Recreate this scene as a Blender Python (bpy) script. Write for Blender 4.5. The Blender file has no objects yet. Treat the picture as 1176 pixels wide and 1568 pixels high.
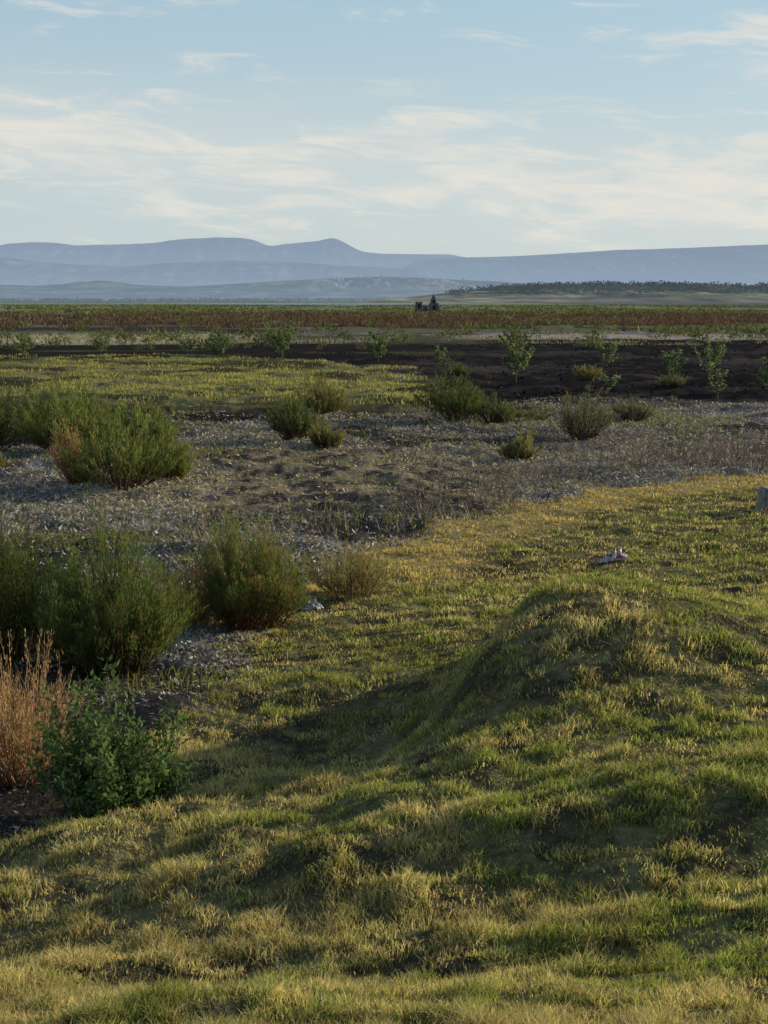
import bpy, math, numpy as np, bmesh
from mathutils import Vector
rng=np.random.default_rng(7)
scene=bpy.context.scene
scene.view_settings.view_transform='Standard'
scene.view_settings.look='None'
scene.view_settings.exposure=0

# ---------------- noise ----------------
T=np.random.default_rng(3).random((256,256))
def vn(x,y):
    x=np.asarray(x,float);y=np.asarray(y,float)
    xi=np.floor(x);yi=np.floor(y);fx=x-xi;fy=y-yi
    fx=fx*fx*(3-2*fx);fy=fy*fy*(3-2*fy)
    a=xi.astype(np.int64)%256;b=yi.astype(np.int64)%256;a1=(a+1)%256;b1=(b+1)%256
    return (T[a,b]*(1-fx)+T[a1,b]*fx)*(1-fy)+(T[a,b1]*(1-fx)+T[a1,b1]*fx)*fy
def fbm(x,y,o=4,seed=0):
    s=0;a=1;t=0
    x=np.asarray(x,float)+seed*17.3;y=np.asarray(y,float)+seed*9.1
    for i in range(o):
        s=s+a*vn(x,y);t+=a;a*=.5
        x,y=(x*1.6-y*1.2)+11.7,(x*1.2+y*1.6)+5.3
    return s/t
def sm(v,a,b):
    t=np.clip((v-a)/(b-a),0,1);return t*t*(3-2*t)
def band(v,a,b,s): return sm(v,a-s,a+s)*(1-sm(v,b-s,b+s))

# ---------------- terrain ----------------
BY=np.array([-50,0,4,5.4,6.6,8.2,10.3,13.9,17,19.5,21.5,23.4,25,27,29,33,60])
BX=np.array([-60,-20,-9,-3.6,-2.3,-1.75,-1.7,-1.3,-.6,.2,1.2,2.6,4.5,7.5,11.5,22,140])
def sdist(x,y):
    xb=np.interp(y,BY,BX);g=(np.interp(y+.8,BY,BX)-np.interp(y-.8,BY,BX))/1.6
    s=(x-xb)/np.sqrt(1+g*g)
    return s+ (fbm(x/1.1,y/1.1,3,5)-.5)*1.1
def xgreen(y): return np.interp(y,[40,46,60,70,78,85],[.6,1.6,2.0,.8,-5,-12])
def H(x,y):
    x=np.asarray(x,float);y=np.asarray(y,float)
    s=sdist(x,y);r=np.hypot(x,y)
    z=1.5*(1-sm(y,.5,17))*sm(s,-2.5,4.0)
    z=z+.30*sm(s,1,8)*(1-sm(y,15,26))*sm(y,6,13)
    wob=.22*(fbm(x/.8,y/.8,2,55)-.5)
    xr=1.08+.24*(y-10)+wob;dx=x-xr
    z=z+.60*np.exp(-np.abs(dx/np.where(dx<0,.50,2.0))**2)*np.exp(-(np.abs(y-9.9)/1.5)**3)
    z=z-.32*np.exp(-(((x+.15)/1.05)**2+((y-9.2)/1.3)**2))
    g=sm(s,-.3,.6)
    near=1-sm(r,40,90)
    z=z+g*near*(.040*(fbm(x/1.3,y/.9,2,1)-.5)+.085*(fbm(x/.40,y/.30,2,2)-.5)+.045*(fbm(x/.16,y/.13,2,19)-.5)*(1-sm(r,9,16)))
    z=z+(1-g)*near*(.28*(fbm(x/1.7,y/1.1,3,3)-.5)+.17*(fbm(x/.38,y/.34,3,4)-.5))*(.5+.5*sm(r,9,13))
    soil=band(y,47,115,3)*sm(x-xgreen(y),-1,2)
    z=z+soil*(.50*(fbm(x/2.6,y/1.2,4,6)-.5))
    z=z+band(y,43,84,2)*(1-soil)*.38*(fbm(x/1.8,y/1.6,3,7)-.5)
    z=z+sm(r,80,130)*(1-sm(r,500,900))*.35*(fbm(x/7,y/5,3,8)-.5)
    ridge=sm(fbm(x/9,y/40,2,9),.44,.62)*np.exp(-((y-168-6*(vn(x/30,0*y)-.5))/3.5)**2)*(sm(x,12,20)+.5*band(x,-4,9,2))
    z=z+ridge*1.6
    return z

def lerp(c,n,m): return c+(np.array(n)[None,:]-c)*m[:,None]
def zonecol(x,y):
    s=sdist(x,y);N=len(x)
    n1=fbm(x/.8,y/.8,4,11);n2=fbm(x/3,y/3,3,12);n3=fbm(x/14,y/9,3,13);n4=fbm(x/.25,y/.25,3,17)
    c=np.tile(np.array([.165,.142,.130]),(N,1))               # dead plant litter
    c=lerp(c,(.40,.36,.32),sm(n1,.45,.72)*sm(n4,.35,.6))
    c=lerp(c,(.045,.037,.034),sm(n4,.56,.68)*.7)
    c=lerp(c,(.036,.030,.028),sm(n2,.52,.62)*.9)
    c=lerp(c,(.036,.030,.028),band(y,32,37,2)*sm(n1,.44,.57)*.7)
    c=lerp(c,(.35,.275,.16),band(y,22,31,2)*band(x,-5,2.5,1.2)*sm(n4,.35,.6)*.65)
    c=lerp(c,(.12,.13,.05),band(y,14,19.5,1)*band(x,-7,-.5,1)*sm(n1,.4,.7)*.6)
    c=lerp(c,(.24,.195,.16),band(y,24,34,2)*sm(x,2,5)*.5)
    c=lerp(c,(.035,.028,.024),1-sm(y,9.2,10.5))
    yw=y*np.exp(.12*(fbm(x/9,y/14,3,14)-.5)+.05*(n1-.5))
    c=lerp(c,(.030,.024,.020),band(yw,39,46,1)*(1-sm(x,-1,2)))
    xg=xgreen(y)+4.5*(n2-.5)+2*(n1-.5)
    fg=band(yw,43.5,84,1.6)*(1-sm(x-xg,-.5,.6))
    c=lerp(c,(.19,.17,.07),fg)
    c=lerp(c,(.04,.033,.022),fg*sm(n2,.53,.67)*.85)
    c=lerp(c,(.05,.04,.025),fg*sm(n1,.54,.66)*.7)
    fs=band(yw,45,117,3.5)*sm(x-xg,-.8,1.2)
    c=lerp(c,(.018,.0145,.0135),fs)
    c=lerp(c,(.062,.047,.040),fs*sm(n1,.50,.72)*.7)
    c=lerp(c,(.085,.07,.058),fs*sm(n3,.60,.72)*.5)
    c=lerp(c,(.022,.018,.015),band(yw,80,106,2)*(1-sm(x,0,6)))
    c=lerp(c,(.08,.075,.035),band(yw,83,104,2)*(1-sm(x,0,6))*sm(n3,.56,.66))
    c=lerp(c,(.36,.31,.22),band(yw,105,130,2)*(1-sm(x,-16,-8)))
    c=lerp(c,(.09,.08,.05),band(yw,105,130,3)*band(x,-10,8,4))
    c=lerp(c,(.34,.28,.25),band(yw,117,136,3)*sm(x,4,14))
    yf=y*np.exp(.30*(fbm(x/60,y/160,3,15)-.5)+.08*(n3-.5))
    c=lerp(c,(.13,.125,.07),sm(yf,132,140))
    c=lerp(c,(.045,.035,.028),band(yf,138,185,6)*sm(n3,.48,.60))
    c=lerp(c,(.112,.068,.048),sm(yf,180,215))
    c=lerp(c,(.09,.09,.045),sm(yf,200,250)*sm(fbm(x/40,y/60,3,18),.52,.64))
    c=lerp(c,(.11,.125,.045),sm(yf,300,370))
    c=lerp(c,(.18,.21,.08),sm(yf,400,480)*sm(fbm(x/200,y/300,2,16),.3,.6))
    c=lerp(c,(.27,.24,.14),band(yf,900,1500,150)*sm(fbm(x/300,y/300,2,26),.35,.6))
    c=lerp(c,(.12,.135,.06),sm(yf,1500,2000))
    g=sm(s,-.25,.35)
    gc=np.tile(np.array([.14,.12,.055]),(N,1))
    gc=lerp(gc,(.075,.058,.032),sm(n1,.5,.72)*.6)
    gc=lerp(gc,(.050,.038,.025),sm(n4,.50,.64)*.8)
    gc=lerp(gc,(.38,.27,.11),(band(s,-.5,1.6,.5)*band(y,16,27,1.5)*.75))
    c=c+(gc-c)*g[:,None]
    return c

def mesh_obj(name,V,polys,col=None,mat=None,smooth=False,extra=None,parent=None):
    me=bpy.data.meshes.new(name)
    V=np.asarray(V,np.float32);me.vertices.add(len(V));me.vertices.foreach_set('co',V.ravel())
    idx=np.concatenate([p.ravel() for p in polys]).astype(np.int32)
    tot=np.concatenate([np.full(len(p),p.shape[1]) for p in polys]).astype(np.int32)
    st=np.concatenate([[0],np.cumsum(tot)[:-1]]).astype(np.int32)
    me.loops.add(len(idx));me.loops.foreach_set('vertex_index',idx)
    me.polygons.add(len(tot));me.polygons.foreach_set('loop_start',st)
    try: me.polygons.foreach_set('loop_total',tot)
    except Exception: pass
    if smooth: me.polygons.foreach_set('use_smooth',np.ones(len(tot),bool))
    me.update(calc_edges=True)
    if col is not None:
        a=me.attributes.new('col','FLOAT_COLOR','POINT')
        cc=np.ones((len(V),4),np.float32);cc[:,:3]=col;a.data.foreach_set('color',cc.ravel())
    if extra is not None:
        for k,v in extra.items():
            a=me.attributes.new(k,'FLOAT','POINT');a.data.foreach_set('value',v.astype(np.float32))
    ob=bpy.data.objects.new(name,me)
    scene.collection.objects.link(ob)
    if mat: me.materials.append(mat)
    if parent: ob.parent=parent
    return ob

# ---------------- materials ----------------
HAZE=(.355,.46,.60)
def newmat(name):
    m=bpy.data.materials.new(name);m.use_nodes=True;nt=m.node_tree;nt.nodes.clear()
    return m,nt,nt.nodes.new,nt.links.new
def leafmat(name,trans=.35,gloss=.04):
    m,nt,N,L=newmat(name)
    o=N('ShaderNodeOutputMaterial');a=N('ShaderNodeAttribute');a.attribute_name='col'
    d=N('ShaderNodeBsdfDiffuse');L(a.outputs['Color'],d.inputs[0]);last=d.outputs[0]
    if trans>0:
        t=N('ShaderNodeBsdfTranslucent');mx=N('ShaderNodeMixShader');mx.inputs[0].default_value=trans
        mul=N('ShaderNodeMix');mul.data_type='RGBA';mul.blend_type='MULTIPLY';mul.inputs[0].default_value=1
        L(a.outputs['Color'],mul.inputs[6]);mul.inputs[7].default_value=(1.35,1.32,.78,1)
        L(mul.outputs[2],t.inputs[0]);L(last,mx.inputs[1]);L(t.outputs[0],mx.inputs[2]);last=mx.outputs[0]
    if gloss>0:
        g=N('ShaderNodeBsdfGlossy');g.inputs['Roughness'].default_value=.5;g.inputs[0].default_value=(.9,.9,.85,1)
        m2=N('ShaderNodeMixShader');m2.inputs[0].default_value=gloss
        L(last,m2.inputs[1]);L(g.outputs[0],m2.inputs[2]);last=m2.outputs[0]
    L(last,o.inputs[0])
    return m
def solidmat(name,c1,c2,scale=5,rough=.9,bump=.3):
    m,nt,N,L=newmat(name)
    o=N('ShaderNodeOutputMaterial');p=N('ShaderNodeBsdfPrincipled');p.inputs['Roughness'].default_value=rough
    tc=N('ShaderNodeTexCoord');n=N('ShaderNodeTexNoise');n.inputs['Scale'].default_value=scale;n.inputs['Detail'].default_value=8
    r=N('ShaderNodeValToRGB');r.color_ramp.elements[0].color=(*c1,1);r.color_ramp.elements[1].color=(*c2,1)
    r.color_ramp.elements[0].position=.35;r.color_ramp.elements[1].position=.65
    b=N('ShaderNodeBump');b.inputs['Strength'].default_value=bump
    L(tc.outputs['Object'],n.inputs['Vector']);L(n.outputs['Fac'],r.inputs[0]);L(r.outputs[0],p.inputs['Base Color'])
    L(n.outputs['Fac'],b.inputs['Height']);L(b.outputs[0],p.inputs['Normal']);L(p.outputs[0],o.inputs[0])
    return m
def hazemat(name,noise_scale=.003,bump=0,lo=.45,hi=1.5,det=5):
    """diffuse 'col' attribute blended toward painted airlight by the 'haze' attribute"""
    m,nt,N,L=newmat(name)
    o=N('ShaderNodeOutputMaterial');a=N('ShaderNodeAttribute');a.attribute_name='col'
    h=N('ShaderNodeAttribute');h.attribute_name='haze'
    d=N('ShaderNodeBsdfDiffuse');e=N('ShaderNodeEmission');e.inputs[0].default_value=(*HAZE,1);e.inputs[1].default_value=.86  # constant glow in the surface stands in for distance haze
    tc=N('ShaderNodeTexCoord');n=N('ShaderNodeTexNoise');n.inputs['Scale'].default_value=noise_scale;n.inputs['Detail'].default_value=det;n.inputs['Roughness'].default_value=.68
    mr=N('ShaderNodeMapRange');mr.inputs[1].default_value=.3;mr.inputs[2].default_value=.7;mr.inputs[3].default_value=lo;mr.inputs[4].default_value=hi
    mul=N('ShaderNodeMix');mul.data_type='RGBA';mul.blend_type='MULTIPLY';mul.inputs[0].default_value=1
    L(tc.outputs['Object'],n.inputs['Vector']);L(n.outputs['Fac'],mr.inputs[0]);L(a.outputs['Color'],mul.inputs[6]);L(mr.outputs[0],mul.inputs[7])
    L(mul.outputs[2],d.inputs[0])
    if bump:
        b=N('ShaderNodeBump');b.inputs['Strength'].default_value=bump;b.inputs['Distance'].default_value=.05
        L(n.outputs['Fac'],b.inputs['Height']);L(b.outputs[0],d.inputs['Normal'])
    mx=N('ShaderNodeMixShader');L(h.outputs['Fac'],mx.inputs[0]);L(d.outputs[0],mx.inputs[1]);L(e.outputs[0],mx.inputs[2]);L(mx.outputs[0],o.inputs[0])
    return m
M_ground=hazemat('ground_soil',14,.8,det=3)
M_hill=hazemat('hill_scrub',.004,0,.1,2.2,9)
M_grass=leafmat('grass_blade',.44,0)
M_leaf=leafmat('leaf',.30,.0)
M_dry=leafmat('dry_plant',.20,.0)
M_bark=leafmat('stem',0,.0)
M_far=leafmat('far_foliage',.15,0)

# ---------------- ground ----------------
ang=np.concatenate([np.arange(-20,20,.085),np.arange(20,340,3.2)])*math.pi/180
rad=np.concatenate([np.linspace(.05,1.9,12),np.exp(np.arange(math.log(2),math.log(150),.0065)),np.exp(np.arange(math.log(150),math.log(40000),.02))])
R,A=np.meshgrid(rad,ang,indexing='ij');X=(R*np.sin(A)).ravel();Y=(R*np.cos(A)).ravel()
Z=H(X,Y);nr,na=R.shape
i,j=np.meshgrid(np.arange(nr-1),np.arange(na),indexing='ij');j2=(j+1)%na
Q=np.stack([i*na+j,i*na+j2,(i+1)*na+j2,(i+1)*na+j],-1).reshape(-1,4)[:,::-1]
gcol=np.concatenate([zonecol(X[k:k+200000],Y[k:k+200000]) for k in range(0,len(X),200000)])
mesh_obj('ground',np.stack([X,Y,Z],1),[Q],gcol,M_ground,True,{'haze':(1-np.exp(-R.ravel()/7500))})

# ---------------- generators ----------------
def unit(v): return v/np.maximum(np.linalg.norm(v,axis=-1,keepdims=True),1e-9)
def rhombs(P,D,ln,wd,col,side=None,curl=0):
    n=len(P);D=unit(D)
    if side is None: side=rng.normal(size=(n,3))
    S=unit(np.cross(D,side));Nn=np.cross(D,S)
    ln=np.broadcast_to(ln,(n,))[:,None];wd=np.broadcast_to(wd,(n,))[:,None]
    mid=P+D*ln*.45+Nn*ln*curl
    V=np.stack([P,mid-S*wd*.5,P+D*ln,mid+S*wd*.5],1).reshape(-1,3)
    F=np.arange(n*4).reshape(n,4)
    return V,F,np.repeat(col,4,axis=0)
def blades(P,h,w,lean,col,tipcol):
    n=len(P);az=rng.random(n)*2*math.pi;fa=rng.random(n)*math.pi
    L=np.stack([np.cos(az),np.sin(az),0*az],1)*lean[:,None]
    S=np.stack([np.cos(fa),np.sin(fa),0*fa],1)*w[:,None]*.5
    up=np.array([0,0,1.]);h=h[:,None]
    m=P+up*h*.55+L*h*.3;t=P+up*h*(1-.25*lean[:,None])+L*h*.95
    V=np.stack([P-S,P+S,m+S*.8,m-S*.8,t],1).reshape(-1,3)
    b=np.arange(n)*5
    q=np.stack([b,b+1,b+2,b+3],1);tr=np.stack([b+3,b+2,b+4],1)
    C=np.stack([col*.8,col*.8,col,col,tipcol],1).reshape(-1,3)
    return V,q,tr,C
def tubes(PL,Rd,col,k=3):
    n,K,_=PL.shape
    tg=unit(np.gradient(PL,axis=1));ref=np.array([.31,.77,.55])
    a=unit(np.cross(tg,ref));b=np.cross(tg,a)
    th=np.arange(k)*2*math.pi/k
    V=PL[:,:,None,:]+(a[:,:,None,:]*np.cos(th)[None,None,:,None]+b[:,:,None,:]*np.sin(th)[None,None,:,None])*Rd[:,:,None,None]
    V=V.reshape(-1,3);base=(np.arange(n)*K*k)[:,None,None];ii=np.arange(K-1)[None,:,None];jj=np.arange(k)[None,None,:]
    F=np.stack([base+ii*k+jj,base+ii*k+(jj+1)%k,base+(ii+1)*k+(jj+1)%k,base+(ii+1)*k+jj],-1).reshape(-1,4)
    return V,F,np.repeat(col,K*k,axis=0)
def polar(n,r0,r1,a0,a1,pw=0.0):
    u=rng.random(n)
    if pw==0: r=np.exp(math.log(r0)+u*math.log(r1/r0))
    else: r=(r0**pw+u*(r1**pw-r0**pw))**(1/pw)
    a=np.radians(a0+rng.random(n)*(a1-a0));return r*np.sin(a),r*np.cos(a),r
def mixc(a,b,t): return np.array(a)[None,:]*(1-t)[:,None]+np.array(b)[None,:]*t[:,None]
def near_h(x,y): return float(H(np.array([x]),np.array([y]))[0])

# ---------------- bank grass ----------------
x,y,r=polar(640000,2.6,31,-18,18,-.15)
s=sdist(x,y);cl=fbm(x/.14,y/.12,2,21);cl2=fbm(x/.5,y/.36,2,22)
keep=(s>-.15+.5*rng.random(len(x))*0.6)&(rng.random(len(x))<np.clip(.32+3.0*(cl-.45)+.8*(cl2-.5),.16,1))
x,y,r,s,cl,cl2=[q[keep] for q in (x,y,r,s,cl,cl2)]
n=len(x);print('blades',n)
h=(.024+.095*np.clip(cl-.40,0,1)+.075*np.clip(cl2-.46,0,1))*(.5+.85*rng.random(n))
w=.0032*(r/3.4)**.72*(.7+.6*rng.random(n))
pat=fbm(x/1.3,y/1.0,3,23);pat2=fbm(x/.28,y/.24,2,24)
dry=np.clip(.42+(pat-.48)*3.0+(pat2-.5)*2.4,0.04,.95)
ob_=band(s,-.5,1.9,.6)*band(y,15.5,27,1.5)
dry=np.clip(dry+.65*ob_,0,1)
isdry=rng.random(n)<dry*.85
t=rng.random(n)
green=mixc((.12,.155,.042),(.345,.375,.10),t)
straw=mixc((.35,.28,.13),(.70,.57,.31),t)
col=np.where(isdry[:,None],straw,green)
brown=rng.random(n)<.07+.12*sm(fbm(x/.9,y/.7,2,29),.52,.66)
col=np.where(brown[:,None],mixc((.17,.105,.065),(.36,.23,.14),t),col)
col*=(.72+.62*fbm(x/.22,y/.2,1,27))[:,None]
col*=1-ob_[:,None]*np.array([0,.06,.18])[None,:]
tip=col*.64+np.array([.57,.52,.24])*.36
P=np.stack([x,y,H(x,y)-.006],1)
lean=.2+.8*rng.random(n)
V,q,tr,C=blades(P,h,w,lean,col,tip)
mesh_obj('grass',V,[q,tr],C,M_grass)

# ---------------- plant litter (dead water plants) ----------------
x,y,r=polar(340000,6.5,46,-19,19,.2)
s=sdist(x,y);keep=(s<.25)&~((y>40)&(x<1))&(rng.random(len(x))<.18+.82*sm(y,9.2,10.8));x,y,r,s=[q[keep] for q in (x,y,r,s)]
n=len(x);t=rng.random(n)
dirt=fbm(x/3,y/3,3,12);n4=fbm(x/.25,y/.25,3,17)
keep=rng.random(n)<(1-.88*sm(dirt,.52,.62))*(1-.7*sm(n4,.55,.68));x,y,r,t=[q[keep] for q in (x,y,r,t)];n=len(x)
col=mixc((.12,.102,.094),(.70,.64,.58),t**1.5)
m=rng.random(n)<.16;col[m]=mixc((.20,.14,.09),(.44,.34,.20),t)[m]
tanz=band(y,22,31,2)*band(x,-5,2.5,1.2);m=rng.random(n)<tanz*.45;col[m]=mixc((.28,.22,.11),(.60,.49,.27),t)[m]
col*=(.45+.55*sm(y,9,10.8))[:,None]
az=rng.random(n)*6.283;el=(rng.random(n)**2)*1.0
D=np.stack([np.cos(az)*np.cos(el),np.sin(az)*np.cos(el),np.sin(el)],1)
up=np.tile([0,0,1.],(n,1))+rng.normal(size=(n,3))*.6
P=np.stack([x,y,H(x,y)+.004+.03*rng.random(n)],1)
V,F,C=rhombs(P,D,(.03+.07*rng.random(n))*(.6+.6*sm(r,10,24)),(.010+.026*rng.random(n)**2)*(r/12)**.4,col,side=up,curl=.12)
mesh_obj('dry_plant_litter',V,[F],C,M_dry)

# low weeds on the plain
x,y,r=polar(80000,11,46,-19,19,.4)
s=sdist(x,y);wn=fbm(x/1.6,y/1.6,3,31)
zone=.12+.9*band(y,34,42,2)*band(x,1.5,9,1.5)+.6*band(y,13.5,19.5,1)*band(x,-7,-.5,1)
keep=(s<0)&(wn>.56-.15*zone)&(rng.random(len(x))<.25+zone);x,y,r=[q[keep] for q in (x,y,r)];n=len(x);t=rng.random(n)
V,q,tr,C=blades(np.stack([x,y,H(x,y)],1),.04+.12*rng.random(n),.006+.0005*r,.3+.6*rng.random(n),mixc((.08,.11,.035),(.24,.23,.09),t),mixc((.13,.15,.05),(.35,.30,.13),t))
mesh_obj('low_weeds',V,[q,tr],C,M_grass)

# ---------------- green field beyond ----------------
x,y,r=polar(130000,43,90,-19,19,.6)
n2=fbm(x/3,y/3,3,12);n1=fbm(x/.8,y/.8,4,11)
xg=xgreen(y)+4.5*(n2-.5)+2*(n1-.5);yw=y*np.exp(.12*(fbm(x/9,y/14,3,14)-.5)+.05*(n1-.5))
cl=fbm(x/1.2,y/1.2,3,32)
keep=(x<xg)&(yw>43.5)&(yw<84)&(rng.random(len(x))<np.clip(3.2*(cl-.39),.03,1)*(1-.85*sm(n2,.53,.67)));x,y,r,cl=[q[keep] for q in (x,y,r,cl)];n=len(x);t=rng.random(n)
V,q,tr,C=blades(np.stack([x,y,H(x,y)],1),(.04+.30*np.clip(cl-.38,0,1))*(.6+.8*rng.random(n)),.017+.00028*r+0*t,.2+.6*rng.random(n),mixc((.18,.19,.06),(.45,.41,.15),t),mixc((.28,.27,.10),(.54,.48,.20),t))
mesh_obj('field_grass',V,[q,tr],C,M_grass)

# soil clods
x,y,r=polar(50000,44,118,-19,19,.5)
n2=fbm(x/3,y/3,3,12)
keep=(x>xgreen(y)+4.5*(n2-.5)-.5)&(fbm(x/5,y/2.5,3,33)>.44);x,y,r=[q[keep] for q in (x,y,r)];n=len(x);t=rng.random(n)
V,F,C=rhombs(np.stack([x,y,H(x,y)-.02],1),rng.normal(size=(n,3))*[1,1,.35]+[0,0,.2],.06+.14*rng.random(n)**2,.04+.08*rng.random(n),mixc((.015,.012,.010),(.10,.075,.06),t**3),curl=.15)
mesh_obj('soil_clods',V,[F],C,M_bark)

def vegband(name,n,r0,r1,sel,hh,ww,c0,c1):
    x,y,r=polar(n,r0,r1,-21,21,.3);k=sel(x,y,r);x,y,r=x[k],y[k],r[k];n=len(x);t=rng.random(n)
    V,q,tr,C=blades(np.stack([x,y,H(x,y)-.05],1),(hh[0]+(hh[1]-hh[0])*rng.random(n)**2),ww*(.5+rng.random(n))*(r/r0)**.5,.2+.7*rng.random(n),mixc(c0,c1,t),mixc(c0,c1,t)*1.25)
    return mesh_obj(name,V,[q,tr],C,M_far)
yf=lambda x,y:y*np.exp(.30*(fbm(x/60,y/160,3,15)-.5))
vegband('pale_dry_grass',36000,104,138,lambda x,y,r:((x<-10)|(fbm(x/6,y/6,2,40)>.57))&(fbm(x/4,y/4,2,41)>.42),(.1,.45),.05,(.24,.22,.12),(.52,.46,.29))
vegband('red_brown_weeds',75000,170,350,lambda x,y,r:(fbm(x/9,y/14,3,42)>.45)&(yf(x,y)>168),(.15,.9),.16,(.085,.046,.036),(.21,.125,.09))
vegband('far_green_weeds',75000,140,900,lambda x,y,r:(fbm(x/20,y/60,3,43)>.45)&((y>320)|(fbm(x/12,y/12,3,44)>.56)),(.2,.8),.3,(.08,.09,.035),(.23,.24,.10))

# ---------------- shrubs ----------------
def bush(name,cx,cy,h,w,nst,nlf,ll,lw,c0,c1,stemc=(.10,.06,.04),up=.5,jit=.05,tmin=.3,mat=None,flow=None,rough=.45,stemr=.004,al=1.1,sc_=.34):
    z0=near_h(cx,cy)
    az=rng.random(nst)*2*math.pi;rho=np.sqrt(rng.random(nst))*w/2
    ph=rng.random()*50
    lob=vn(np.cos(az)*2.1+ph,np.sin(az)*2.1+rho/w*4)
    q=(rho/(w/2))
    top=h*(1-.5*q**2)*(1-rough*.9+rough*1.6*lob)*(.70+.42*rng.random(nst))
    rho2=rho*(.68+.65*lob)
    E=np.stack([np.cos(az)*rho2,np.sin(az)*rho2,top],1)
    B=np.stack([np.cos(az)*rho*.28,np.sin(az)*rho*.28,np.zeros(nst)],1)
    K=5;t=np.linspace(0,1,K)[None,:,None]
    hor=B[:,None,:2]+(E-B)[:,None,:2]*t**.85
    zz=E[:,None,2:]*t**1.1
    kink=rng.normal(size=(nst,K,3))*.02*h*(t>0)
    PL=np.concatenate([hor,zz],2)+kink
    PL=PL+np.array([cx,cy,z0-.02])
    rd=stemr*(1.1-.85*np.linspace(0,1,K))[None,:]*np.ones((nst,1))
    sc=np.array(stemc)[None,:]*(.6+.8*rng.random((nst,1)))
    root=bpy.data.objects.new(name,None);scene.collection.objects.link(root)
    V,F,C=tubes(PL,rd,sc);mesh_obj('stems',V,[F],C,M_bark,parent=root)
    si=rng.integers(0,nst,nlf);tt=tmin+(1-tmin)*rng.random(nlf)**.75
    f=tt*(K-1);k0=np.minimum(f.astype(int),K-2);fr=(f-k0)[:,None]
    Pp=PL[si,k0]*(1-fr)+PL[si,k0+1]*fr
    tan=unit(PL[si,k0+1]-PL[si,k0])
    tw=rng.normal(size=(nlf,3))*jit*h*(.30+1.0*(1-tt))[:,None];tw[:,2]=np.abs(tw[:,2])*.8
    Pp=Pp+tw
    Pp[:,2]=np.maximum(Pp[:,2],z0+.01)
    D=unit(tan*al+np.array([0,0,1.])*up+rng.normal(size=(nlf,3))*sc_)
    lt=np.clip(.2+.5*rng.random(nlf)+.8*(vn(si*.37,si*.11)-.5)+.6*(tt-.6),0,1)
    C=mixc(c0,c1,lt)
    if flow is not None:
        m=(rng.random(nlf)<flow[0]*(1.4-((Pp[:,2]-z0)/h)));C[m]=mixc(flow[1],flow[2],lt)[m]
    V,F,C=rhombs(Pp,D,ll*(.6+.8*rng.random(nlf)),lw*(.7+.6*rng.random(nlf)),C,curl=.05)
    mesh_obj('foliage',V,[F],C,mat or M_leaf,parent=root)
    return root
G0=(.033,.058,.020);G1=(.20,.26,.08)
RB=(.14,(.14,.07,.035),(.30,.17,.08))
bush('broom_shrub',-2.36,12.0,1.25,1.5,420,35000,.055,.0068,G0,G1,flow=RB,jit=.042,rough=.5)
bush('broom_shrub',-3.35,12.3,1.05,1.5,260,18000,.055,.0065,(.02,.036,.012),(.10,.15,.04),flow=RB)
bush('broom_shrub',-1.30,13.7,1.05,1.3,320,24000,.055,.0068,G0,G1,stemc=(.2,.09,.05),flow=(.22,(.18,.08,.04),(.36,.17,.08)),jit=.042)
bush('broom_shrub',-.34,15.3,.66,1.0,120,4800,.05,.007,(.10,.11,.04),(.34,.31,.13),stemc=(.24,.15,.09),flow=(.35,(.24,.15,.08),(.42,.30,.16)))
bush('dry_shrub',-1.98,14.0,.70,.75,130,5200,.04,.008,(.15,.08,.05),(.36,.20,.11),stemc=(.24,.12,.07),mat=M_dry)
bush('dry_orange_weed',-2.36,8.9,.88,.85,180,7500,.03,.006,(.30,.18,.09),(.60,.40,.20),stemc=(.36,.22,.12),mat=M_dry,up=.9,jit=.03,tmin=.25,rough=.5)
bush('dry_orange_weed',-2.85,8.7,.8,.8,150,5000,.03,.006,(.28,.17,.08),(.56,.37,.19),stemc=(.36,.22,.12),mat=M_dry,up=.9,jit=.03,tmin=.25)
bush('leafy_green_shrub',-1.58,8.1,.70,.86,95,6000,.045,.020,(.03,.060,.027),(.17,.25,.09),up=.3,jit=.09,tmin=.10,rough=.75,al=.3,sc_=.6)
MB=[(-4.5,24.3,1.25,2.0,0),(-6.6,30.0,1.4,2.6,0),(-8.4,30,1.2,2.6,1),(-5.2,31,.95,1.7,0),(-7.4,33,1.2,2.2,1),(-2.07,32.9,1.0,1.3,1),(-1.7,40.5,1.1,1.7,2),
(-1.25,31.3,.55,.9,2),(1.96,38.3,1.25,2.1,1),(2.9,37.5,.7,1.0,1),(2.7,29,.42,.9,2),(4.65,33.6,1.15,1.5,3),(6.8,39,.55,1.2,3),(3.7,39,.35,1.8,3),(-7.6,27,.55,1.1,2),(-3.9,25.8,.85,1.1,0),
(8.2,58,.7,1.3,2),(3.2,62,.5,1.2,1),(10.4,52,.5,1.1,3)]
for (a,b,hh,ww,k) in MB:
    c=[((.045,.075,.025),(.26,.31,.09)),((.035,.058,.024),(.16,.21,.075)),((.09,.10,.04),(.32,.30,.12)),((.07,.08,.05),(.22,.23,.14))][k]
    bush('broom_shrub',a,b,hh,ww,150,int(5200*(ww/1.3)**1.3*(.45 if k==3 else 1)),.09,.014,c[0],c[1],flow=(.15,(.15,.09,.05),(.32,.2,.11)),stemr=.007,rough=.6)
bush('dry_shrub',-5.35,25.0,.95,1.0,120,3600,.07,.014,(.20,.12,.065),(.44,.28,.15),stemc=(.2,.1,.06),mat=M_dry,stemr=.006)

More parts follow.
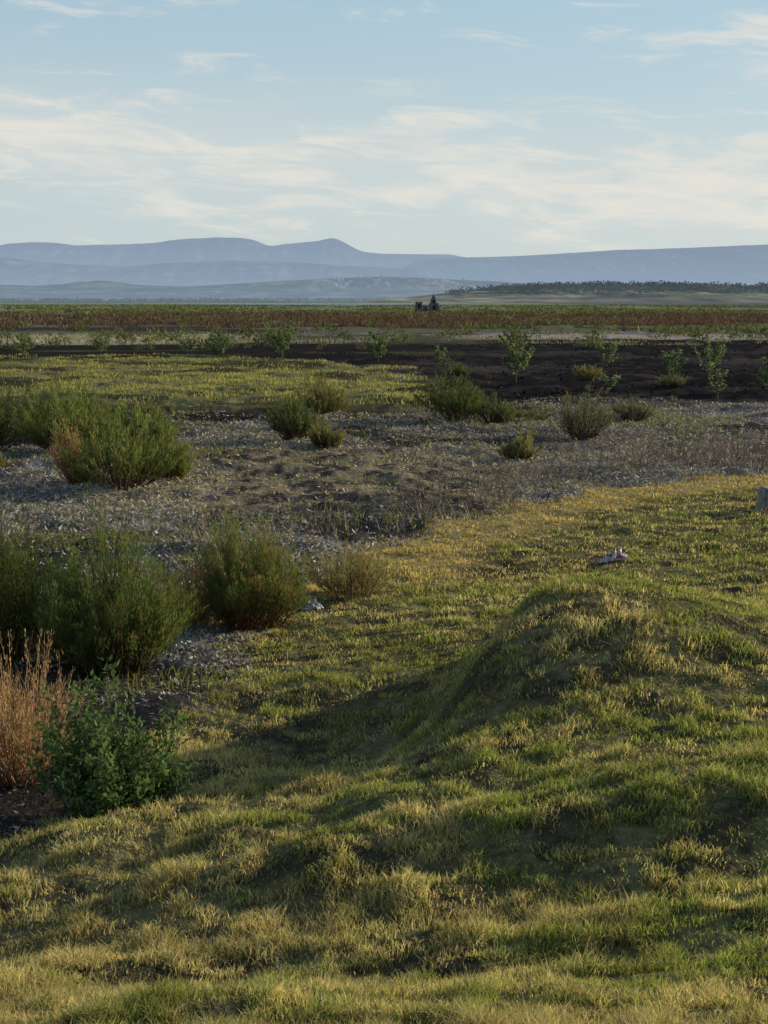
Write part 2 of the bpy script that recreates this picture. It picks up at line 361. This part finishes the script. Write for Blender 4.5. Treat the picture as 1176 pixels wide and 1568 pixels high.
def stalks(name,cx,cy,w,dp,h,n,c,rr=.0055):
    bx=cx+rng.normal(size=n)*.3*w;by=cy+rng.normal(size=n)*.3*dp;bz=H(bx,by)
    K=4;t=np.linspace(0,1,K)[None,:,None]
    top=np.stack([rng.normal(size=n)*.13,rng.normal(size=n)*.13,h*(.35+.75*rng.random(n))],1)
    PL=np.stack([bx,by,bz-.02],1)[:,None,:]+top[:,None,:]*t+rng.normal(size=(n,K,3))*.012*(t>0)
    m=n*2;si=rng.integers(0,n,m);f=.35+.5*rng.random(m);S=PL[si,0]+(PL[si,-1]-PL[si,0])*f[:,None]
    d=(rng.normal(size=(m,3))*.09+np.array([0,0,.13]))*min(1,h/.4);t2=np.linspace(0,1,K)[None,:,None]
    PL2=S[:,None,:]+d[:,None,:]*t2
    PL=np.concatenate([PL,PL2]);cc=np.array(c)[None,:]*(.5+1*rng.random((len(PL),1)))
    V,F,C=tubes(PL,rr*(1.1-.7*np.linspace(0,1,K))[None,:]*np.ones((len(PL),1)),cc)
    mesh_obj(name,V,[F],C,M_bark)
stalks('dry_stalks',1.35,22.6,1.9,1.4,.85,80,(.17,.13,.10))
stalks('dry_stalks',6.4,27.6,4.6,2.2,.75,240,(.20,.145,.10))
stalks('dry_stalks',3.2,25.5,2.6,1.8,.45,80,(.19,.15,.11))
stalks('dry_stalks',-1.9,18.8,2.4,3.5,.3,70,(.28,.23,.17))
stalks('dry_stalks',.3,20.5,2.0,3.5,.35,45,(.26,.20,.15))
stalks('dry_stalks',5,34,10,8,.5,130,(.20,.16,.13))
stalks('dry_stalks',-3.2,10.2,1.2,.8,.6,40,(.16,.09,.06))
stalks('dry_weed_stems',1.5,9.4,1.6,1.6,.15,45,(.20,.13,.09),.0022)
stalks('dry_weed_stems',2.6,12.8,3.0,3.0,.16,60,(.20,.13,.09),.003)
stalks('dry_weed_stems',1.2,6.2,1.8,1.4,.10,35,(.20,.13,.09),.0015)

def sapling(cx,cy,h,w,sparse=1.0):
    root=bpy.data.objects.new('tobacco_sapling',None);scene.collection.objects.link(root)
    z0=near_h(cx,cy);nb=max(5,int(12*w))
    K=6;t=np.linspace(0,1,K)[:,None]
    lines=[];R_=[]
    trunk=np.array([cx,cy,z0-.05])+np.concatenate([rng.normal(size=(K,2))*.03*h*t,t*h*.95],1);lines.append(trunk);R_.append(.022*(1.15-t[:,0]))
    for k in range(nb):
        f=.12+.7*rng.random();b=trunk[0]+(trunk[-1]-trunk[0])*f;a=rng.random()*6.283;l=w*.5*(.5+.7*rng.random())*(1.15-.6*f)
        e=np.array([math.cos(a)*l,math.sin(a)*l,l*(.7+.8*rng.random())]);lines.append(b+e*np.concatenate([t**.8,t**.8,t**1.2],1));R_.append(.010*(1.1-.9*t[:,0]))
    PL=np.array(lines);V,F,C=tubes(PL,np.array(R_),np.tile([.14,.12,.08],(len(PL),1)),4)
    mesh_obj('trunk_and_limbs',V,[F],C,M_bark,parent=root)
    n=int(380*w*h*sparse);si=rng.integers(0,len(PL),n);tt=.25+.75*rng.random(n);f=tt*(K-1);k0=np.minimum(f.astype(int),K-2);fr=(f-k0)[:,None]
    Pp=PL[si,k0]*(1-fr)+PL[si,k0+1]*fr
    D=rng.normal(size=(n,3))*[1,1,.6]+[0,0,.15]
    V,F,C=rhombs(Pp,D,.09+.09*rng.random(n),.04+.05*rng.random(n),mixc((.07,.105,.05),(.27,.32,.16),rng.random(n)),curl=.08)
    mesh_obj('leaves',V,[F],C,M_leaf,parent=root)
for a in [(5,54.5,1.6,1.5,1.3),(-5.4,77,1.6,2.3,1.3),(-9.2,83,1.1,1.7,1),(-16.5,84,.9,1.7,1),(-.3,74,1.5,1.5,1),(2.7,69,1.0,.9,1),(10.8,70,1.0,1.2,1),
 (11.3,56.7,1.25,1.3,.8),(13.1,58,1.7,1.5,.6),(13.2,49,1.3,1.5,1.3),(7.7,49.5,.6,.8,.7),(10.9,47,1.1,.8,.3),(-12,88,.8,1.6,1),(17.5,62,1.4,1.3,1),(-20,80,1.2,1.5,1)]:
    sapling(*a)

def shrubmass(name,x,y,sz,c0,c1,per=60):
    z=H(x,y)
    idx=np.repeat(np.arange(len(x)),per);m=len(idx)
    u=unit(rng.normal(size=(m,3)));u[:,2]=np.abs(u[:,2]);rr=rng.random(m)**.4
    lob=.7+.6*vn(idx*3.1+u[:,0]*1.5,u[:,1]*1.5+idx)
    s=sz[idx]
    Pp=np.stack([x[idx]+u[:,0]*rr*s*.75*lob,y[idx]+u[:,1]*rr*s*.75*lob,z[idx]+u[:,2]*rr*s*.8*lob],1)
    Dd=u+rng.normal(size=(m,3))*.5+[0,0,.5]
    t=np.clip(rng.random(m)*.6+.4*rng.random(len(x))[idx],0,1)
    V,F,CC=rhombs(Pp,Dd,.32*s,.14*s,mixc(c0,c1,t),curl=.05)
    return mesh_obj(name,V,[F],CC,M_far)
n=480;x=(rng.random(n)-.5)*120;y=np.exp(np.log(92)+rng.random(n)*np.log(200/92));k=rng.random(n)<np.where((y<115)&(x>2),.2,.8);x,y=x[k],y[k]
x=x*y/150
shrubmass('distant_shrubs',x,y,.35+.9*rng.random(len(x))**2.2,(.04,.05,.024),(.26,.25,.11),60)
n=1100;y=np.exp(np.log(170)+rng.random(n)*np.log(1200/170));x=(rng.random(n)-.5)*y*.9
shrubmass('distant_scrub',x,y,.4+1.0*rng.random(n)**3,(.05,.042,.028),(.16,.13,.07),30)

# ---------------- hills ----------------
HS={}
def hill(name,prof,D,depth,col,haze,na=700,nv=30,rough=.05,seed=0,relief=1.0,hfall=.12):
    prof=np.array(prof,float);ax=prof[:,0];hz=prof[:,1]
    u=np.linspace(ax[0],ax[-1],na);h=np.interp(u,ax,hz)
    kx=np.hanning(7);kx/=kx.sum();h=np.convolve(np.pad(h,3,mode='edge'),kx,'valid')
    h=h*(1+.4*rough*(fbm(u/D*90,u*0,4,seed)-.5))
    v=np.concatenate([np.linspace(0,1,nv),[1.25,1.6,2.0]])
    U,Vv=np.meshgrid(u,v,indexing='ij')
    shape=np.where(Vv<=1,np.sin(np.clip(Vv,0,1)*math.pi/2)**1.5,1-(Vv-1)**1.0*.9)
    n=fbm(U/D*70,Vv*4+U/D*20,5,seed+1)-.5
    rv=np.abs(fbm(U/D*110+Vv*2,Vv*1.5,4,seed+5)-.5)*2
    lim=np.sin(np.clip(Vv,0,1)*math.pi)*np.clip((1-Vv)*3,0,1)
    z=h[:,None]*shape*(1+relief*(rough*6*n-.5*np.abs(.35-rv))*lim)-2*(Vv==0)*1.0
    yy=D-depth+Vv*depth+0*U
    P=np.stack([U,yy,z],-1).reshape(-1,3);nu,nv2=U.shape
    i,j=np.meshgrid(np.arange(nu-1),np.arange(nv2-1),indexing='ij')
    Q=np.stack([i*nv2+j,(i+1)*nv2+j,(i+1)*nv2+j+1,i*nv2+j+1],-1).reshape(-1,4)
    nn=fbm(P[:,0]/D*60,P[:,2]/D*900,5,seed+2)
    C=np.array(col)[None,:]*np.clip(.2+3.2*(nn-.25),.15,3)[:,None]
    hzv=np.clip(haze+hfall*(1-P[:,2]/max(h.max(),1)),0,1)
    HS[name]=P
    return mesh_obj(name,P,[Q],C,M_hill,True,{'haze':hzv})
def pr(D,pts): return [((px-588)/2200*D,(461-py)/2200*D) for px,py in pts]
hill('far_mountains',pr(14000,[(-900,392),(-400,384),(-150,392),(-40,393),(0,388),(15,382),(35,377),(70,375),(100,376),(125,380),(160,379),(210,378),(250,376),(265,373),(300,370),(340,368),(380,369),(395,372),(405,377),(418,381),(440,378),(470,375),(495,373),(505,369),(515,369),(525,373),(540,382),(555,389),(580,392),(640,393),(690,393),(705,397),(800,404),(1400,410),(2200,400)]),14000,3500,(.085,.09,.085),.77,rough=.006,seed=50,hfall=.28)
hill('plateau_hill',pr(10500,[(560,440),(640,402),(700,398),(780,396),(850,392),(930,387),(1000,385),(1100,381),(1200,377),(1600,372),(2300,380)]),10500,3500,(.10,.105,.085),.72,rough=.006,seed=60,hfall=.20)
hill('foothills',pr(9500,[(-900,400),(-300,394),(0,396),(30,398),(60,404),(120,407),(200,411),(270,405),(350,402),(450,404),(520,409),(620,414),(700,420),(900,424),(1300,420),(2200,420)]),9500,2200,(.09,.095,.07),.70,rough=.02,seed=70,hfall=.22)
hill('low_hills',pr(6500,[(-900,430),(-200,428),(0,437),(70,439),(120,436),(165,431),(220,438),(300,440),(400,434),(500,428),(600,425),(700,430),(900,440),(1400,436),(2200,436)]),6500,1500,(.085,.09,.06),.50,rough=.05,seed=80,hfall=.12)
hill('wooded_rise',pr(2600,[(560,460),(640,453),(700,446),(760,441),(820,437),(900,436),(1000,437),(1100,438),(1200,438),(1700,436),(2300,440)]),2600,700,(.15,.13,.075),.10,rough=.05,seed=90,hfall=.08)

def on_hill(name,x,y):
    P=HS[name];out=np.empty(len(x))
    for k in range(len(x)):
        d=(P[:,0]-x[k])**2+((P[:,1]-y[k])*.5)**2;m=np.argpartition(d,4)[:4];wt=1/(d[m]+1);out[k]=(P[m,2]*wt).sum()/wt.sum()
    return out
def treemass(name,x,y,z,sz,c0,c1,per,haze):
    idx=np.repeat(np.arange(len(x)),per);m=len(idx)
    u=unit(rng.normal(size=(m,3)));rr=rng.random(m)**.4;s=sz[idx]
    Pp=np.stack([x[idx]+u[:,0]*rr*s*.9,y[idx]+u[:,1]*rr*s*.9,z[idx]+s*.35+u[:,2]*rr*s*.36],1)
    V,F,CC=rhombs(Pp,u+rng.normal(size=(m,3))*.5,.4*s,.3*s,mixc(c0,c1,rng.random(m)),curl=.1)
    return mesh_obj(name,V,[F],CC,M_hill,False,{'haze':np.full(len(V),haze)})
n=4200;x=110+rng.random(n)**.9*1300;y=2600-rng.random(n)**1.0*430
x=np.where(y<2400,x+100,x)
k=fbm(x/60,y/60,2,77)>.36;x=x[k];y=y[k];n=len(x)
treemass('distant_trees',x,y,on_hill('wooded_rise',x,y)-1,4+7*rng.random(n)**2.2,(.032,.042,.022),(.085,.095,.045),16,.14)
n=1800;x=(rng.random(n)-.5)*4600;y=np.where(rng.random(n)<.5,4600+rng.random(n)*150,4850+rng.random(n)*200)+150*np.sin(x/400)
treemass('distant_tree_line',x,y,np.zeros(n),6+8*rng.random(n)**2,(.04,.05,.03),(.08,.09,.05),12,.38)
n=400;x=-1700+rng.random(n)*1500;y=3000+rng.random(n)**2*350
treemass('far_shore_trees',x,y,np.zeros(n),3+4*rng.random(n)**2,(.04,.05,.03),(.08,.09,.045),14,.30)

# village of small houses on the low hills
Vs=[];F4=[];F3=[];Cs=[];o=0;nh=60
bx=-260+rng.random(nh)*640;by=5650+rng.random(nh)*650;bz=on_hill('low_hills',bx,by)
for k in range(nh):
    w_,d_,h_=8+9*rng.random(),8+6*rng.random(),4+3*rng.random();c=np.array([.70,.66,.60])*(.3+.4*rng.random())
    v=np.array([[-1,-1,-.6],[1,-1,-.6],[1,1,-.6],[-1,1,-.6],[-1,-1,1],[1,-1,1],[1,1,1],[-1,1,1],[0,-1,1.35],[0,1,1.35]],float)*[w_/2,d_/2,h_]+[bx[k],by[k],bz[k]+1]
    Vs.append(v);cc=np.tile(c,(10,1));cc[8:]=(.3,.16,.1);Cs.append(cc)
    F4.append(np.array([[0,1,5,4],[1,2,6,5],[2,3,7,6],[3,0,4,7],[4,8,9,7],[8,5,6,9]])+o);F3.append(np.array([[4,5,8],[6,7,9]])+o);o+=10
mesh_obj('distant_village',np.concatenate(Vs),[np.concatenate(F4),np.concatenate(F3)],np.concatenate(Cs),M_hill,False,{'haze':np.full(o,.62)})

M_w=bpy.data.materials.new('lake_water');M_w.use_nodes=True;p=M_w.node_tree.nodes['Principled BSDF'];p.inputs['Base Color'].default_value=(.10,.14,.16,1);p.inputs['Roughness'].default_value=.3
nz=M_w.node_tree.nodes.new('ShaderNodeTexNoise');nz.inputs['Scale'].default_value=2;bp=M_w.node_tree.nodes.new('ShaderNodeBump');bp.inputs['Strength'].default_value=.3
M_w.node_tree.links.new(nz.outputs[0],bp.inputs['Height']);M_w.node_tree.links.new(bp.outputs[0],p.inputs['Normal'])
th=np.linspace(0,2*math.pi,60,endpoint=False);rr=1+.35*(fbm(np.cos(th)*2+5,np.sin(th)*2+5,3,99)-.5)
V=np.stack([-45+110*rr*np.cos(th),1050+130*rr*np.sin(th),0*th+.25],1)
mesh_obj('lake_water',V,[np.arange(60).reshape(1,60)],mat=M_w)

# ---------------- church ruins ----------------
M_stone=solidmat('dark_stone',(.06,.055,.055),(.18,.155,.14),1.2)
ruin=bpy.data.objects.new('church_ruins',None);scene.collection.objects.link(ruin)
def finish(name,bm,mat,parent=None):
    me=bpy.data.meshes.new(name);bm.to_mesh(me);bm.free();ob=bpy.data.objects.new(name,me);me.materials.append(mat);scene.collection.objects.link(ob);ob.parent=parent;return ob
def frustum(name,cx,cy,z0,z1,w0,d0,w1,d1,parent,mat,jag=0):
    bm=bmesh.new();K=7;ring=[]
    def loop(t):
        w=w0+(w1-w0)*t;d=d0+(d1-d0)*t;pts=[];cs=[(-1,-1),(1,-1),(1,1),(-1,1)]
        for q in range(4):
            a,b=cs[q];a2,b2=cs[(q+1)%4]
            for k in range(4):
                f=k/4;pts.append(((a+(a2-a)*f)*w/2,(b+(b2-b)*f)*d/2))
        return pts
    for i in range(K):
        t=i/(K-1);zz=z0+(z1-z0)*t;jj=min(.04,w0*.05)
        ring.append([bm.verts.new((cx+p[0]+rng.normal()*jj,cy+p[1]+rng.normal()*jj,zz-(jag*rng.random() if i==K-1 else 0))) for p in loop(t)])
    for i in range(K-1):
        for k in range(16): bm.faces.new([ring[i][k],ring[i][(k+1)%16],ring[i+1][(k+1)%16],ring[i+1][k]])
    bm.faces.new(ring[-1]);return finish(name,bm,mat,parent)
cx,cy=12.6,392.
frustum('wall_tower',cx-3.2,cy,-.5,2.9,1.9,1.9,1.7,1.7,ruin,M_stone,.5)
frustum('broken_wall',cx-1.4,cy+.3,-.5,1.7,1.5,.8,1.1,.7,ruin,M_stone,.7)
frustum('bell_tower_base',cx+.9,cy,-.5,2.3,2.9,2.4,2.5,2.2,ruin,M_stone,0)
frustum('bell_tower_upper',cx+.75,cy,2.3,3.4,1.7,1.7,1.3,1.3,ruin,M_stone,0)
frustum('spire',cx+.75,cy,3.4,4.4,1.2,1.2,.25,.25,ruin,M_stone,0)
frustum('cross_post',cx+.75,cy,4.4,5.2,.12,.12,.08,.08,ruin,M_stone,0)
M_void=solidmat('opening_shadow',(.01,.01,.01),(.02,.02,.02),2)
def arch(name,ax,ay,z,w,h):
    bm=bmesh.new();pts=[(ax-w/2,ay,z),(ax+w/2,ay,z)]+[(ax+w/2*math.cos(a),ay,z+h-w/2+w/2*math.sin(a)) for a in np.linspace(0,math.pi,9)]
    bm.faces.new([bm.verts.new(q) for q in pts]);finish(name,bm,M_void,ruin)
arch('tower_window',cx-3.2,cy-1.03,.9,.6,1.3);arch('doorway',cx+.9,cy-1.3,0,.8,1.7);arch('belfry_opening',cx+.75,cy-.95,2.45,.5,.75)

# ---------------- stone block & litter bags ----------------
M_conc=solidmat('weathered_concrete',(.14,.13,.12),(.32,.30,.27),9,bump=.6)
def block(name,cx,cy,w,d,h,rot):
    bm=bmesh.new();bmesh.ops.create_cube(bm,size=1)
    for v in bm.verts:
        tp=.86 if v.co.z>0 else 1;v.co.x*=w*tp;v.co.y*=d*tp;v.co.z*=h
    bmesh.ops.bevel(bm,geom=bm.edges[:],offset=.025,segments=2,affect='EDGES')
    bmesh.ops.subdivide_edges(bm,edges=bm.edges[:],cuts=2)
    for v in bm.verts: v.co+=Vector(rng.normal(size=3)*.006)
    ob=finish(name,bm,M_conc);ob.location=(cx,cy,near_h(cx,cy)+h/2-.04);ob.rotation_euler=(.05,.04,rot)
block('concrete_marker_stone',5.86,21.6,.34,.28,.38,.3)
def bagmat(name,red):
    m,nt,N,L=newmat(name);o=N('ShaderNodeOutputMaterial');p=N('ShaderNodeBsdfPrincipled');p.inputs['Roughness'].default_value=.4
    tc=N('ShaderNodeTexCoord');n=N('ShaderNodeTexNoise');n.inputs['Scale'].default_value=16;n.inputs['Detail'].default_value=4;r=N('ShaderNodeValToRGB');r.color_ramp.interpolation='CONSTANT'
    r.color_ramp.elements[0].color=(.42,.41,.40,1);r.color_ramp.elements[1].position=.53 if red else .54;r.color_ramp.elements[1].color=(.36,.09,.13,1) if red else (.17,.19,.17,1)
    L(tc.outputs['Object'],n.inputs['Vector']);L(n.outputs['Fac'],r.inputs[0]);L(r.outputs[0],p.inputs['Base Color']);L(p.outputs[0],o.inputs[0]);return m
M_b1=bagmat('printed_plastic',True);M_b2=bagmat('white_plastic',False)
def bag(name,cx,cy,w,h,mat,seed):
    n=36;g=np.linspace(-1,1,n);U,V_=np.meshgrid(g,g,indexing='ij');u=U.ravel();v=V_.ravel()
    e=np.clip(1-np.maximum(abs(u),abs(v))**3,0,1)
    x=cx+w/2*(u+.9*(fbm(u*2.4+seed,v*2.4,3,seed)-.5));y=cy+w*.35*(v+.9*(fbm(u*2.4,v*2.4+seed,3,seed+1)-.5))
    z=H(x,y)+.02+h*e*(.2+np.abs(fbm(u*4.2+seed,v*4.2,4,seed+2)-.5)*3.4)
    i,j=np.meshgrid(np.arange(n-1),np.arange(n-1),indexing='ij');Q=np.stack([i*n+j,(i+1)*n+j,(i+1)*n+j+1,i*n+j+1],-1).reshape(-1,4)
    c=np.array([cx,cy,float(z.mean())]);ob=mesh_obj(name,np.stack([x,y,z],1)-c,[Q],mat=mat);ob.location=c
bag('plastic_bag',2.8,17.2,.32,.11,M_b1,4);bag('plastic_bag',-.78,14.6,.28,.09,M_b2,9)
bag('plastic_bag',6.2,31.8,.2,.14,M_b2,12);bag('plastic_bag',.65,58,.25,.15,M_b2,14)

# ---------------- world, sun, camera ----------------
SAZ,SEL=math.radians(62),math.radians(16.5)
w=bpy.data.worlds.new('World');scene.world=w;w.use_nodes=True;nt=w.node_tree;nt.nodes.clear();N=nt.nodes.new;L=nt.links.new
out=N('ShaderNodeOutputWorld');bg=N('ShaderNodeBackground');bg.inputs[1].default_value=.145
sk=N('ShaderNodeTexSky');sk.sky_type='NISHITA';sk.sun_disc=False;sk.sun_elevation=SEL;sk.sun_rotation=SAZ;sk.air_density=1.0;sk.dust_density=1.0;sk.ozone_density=1.2
tc=N('ShaderNodeTexCoord');sp=N('ShaderNodeSeparateXYZ');L(tc.outputs['Generated'],sp.inputs[0])
def math_(op,a,b=None,c=None):
    n=N('ShaderNodeMath');n.operation=op
    for k,v in enumerate((a,b,c)):
        if v is None: continue
        if isinstance(v,(int,float)): n.inputs[k].default_value=v
        else: L(v,n.inputs[k])
    return n.outputs[0]
def mrange(v,a,b,c,d,smooth=False):
    n=N('ShaderNodeMapRange')
    if smooth:n.interpolation_type='SMOOTHSTEP'
    L(v,n.inputs[0]);n.inputs[1].default_value=a;n.inputs[2].default_value=b;n.inputs[3].default_value=c;n.inputs[4].default_value=d;return n.outputs[0]
def mixrgb(f,a,b):
    n=N('ShaderNodeMix');n.data_type='RGBA'
    for k,v in ((0,f),(6,a),(7,b)):
        if isinstance(v,tuple): n.inputs[k].default_value=(*v,1)
        elif isinstance(v,(int,float)): n.inputs[k].default_value=v
        else: L(v,n.inputs[k])
    return n.outputs[2]
def gauss(v,c,s): return math_('POWER',2.718,math_('MULTIPLY',math_('POWER',math_('DIVIDE',math_('SUBTRACT',v,c),s),2),-1))
az=math_('ARCTAN2',sp.outputs[0],sp.outputs[1]);el=math_('ARCSINE',sp.outputs[2])
el2=math_('ADD',el,math_('MULTIPLY',az,.07))
cb=N('ShaderNodeCombineXYZ');L(math_('MULTIPLY',az,12),cb.inputs[0]);L(math_('MULTIPLY',el2,66),cb.inputs[1])
n1=N('ShaderNodeTexNoise');n1.inputs['Scale'].default_value=1.0;n1.inputs['Detail'].default_value=8;n1.inputs['Roughness'].default_value=.62;n1.inputs['Distortion'].default_value=.6;L(cb.outputs[0],n1.inputs['Vector'])
cb2=N('ShaderNodeCombineXYZ');L(math_('MULTIPLY',az,3.5),cb2.inputs[0]);L(math_('MULTIPLY',el2,24),cb2.inputs[1]);cb2.inputs[2].default_value=3.7
n2=N('ShaderNodeTexNoise');n2.inputs['Scale'].default_value=1.0;n2.inputs['Detail'].default_value=2;L(cb2.outputs[0],n2.inputs['Vector'])
bd=gauss(el2,.090,.036)
bdr=math_('MULTIPLY',gauss(el,.155,.03),mrange(az,.08,.26,0,.16))
thr=math_('ADD',math_('ADD',math_('MULTIPLY',bd,.22),bdr),math_('MULTIPLY',n2.outputs[0],.42))
dn=math_('ADD',n1.outputs[0],thr)
low=mrange(el,.25,.5,1,0,True)
cloud=math_('MULTIPLY',mrange(dn,.76,1.04,0,.80,True),low)
veil=math_('MULTIPLY',bd,.66)
grad=mixrgb(mrange(el,0.0,.20,0,1),(4.05,4.55,4.7),(2.8,3.95,4.6))
grad=mixrgb(mrange(el,.22,.7,0,1,True),grad,(1.1,1.9,3.0))
base=mixrgb(mrange(el,0,.6,.88,.6),sk.outputs[0],grad)
base=mixrgb(veil,base,(4.35,4.7,4.65))
fin=mixrgb(cloud,base,(5.6,5.35,4.8))
L(fin,bg.inputs[0]);L(bg.outputs[0],out.inputs[0])

ld=bpy.data.lights.new('sun','SUN');ld.energy=5.0;ld.angle=math.radians(.6);ld.color=(1,.90,.71)
lo=bpy.data.objects.new('sun',ld);scene.collection.objects.link(lo)
S=Vector((math.sin(SAZ)*math.cos(SEL),math.cos(SAZ)*math.cos(SEL),math.sin(SEL)));lo.rotation_euler=S.to_track_quat('Z','Y').to_euler();lo.location=(20,10,20)

cd=bpy.data.cameras.new('camera');cam=bpy.data.objects.new('camera',cd);scene.collection.objects.link(cam);scene.camera=cam
cd.sensor_fit='VERTICAL';cd.sensor_height=24;cd.lens=2200/1568*24;cd.clip_start=.1;cd.clip_end=60000
cam.location=(0,0,3.2);cam.rotation_euler=(math.radians(90-8.4),0,0)
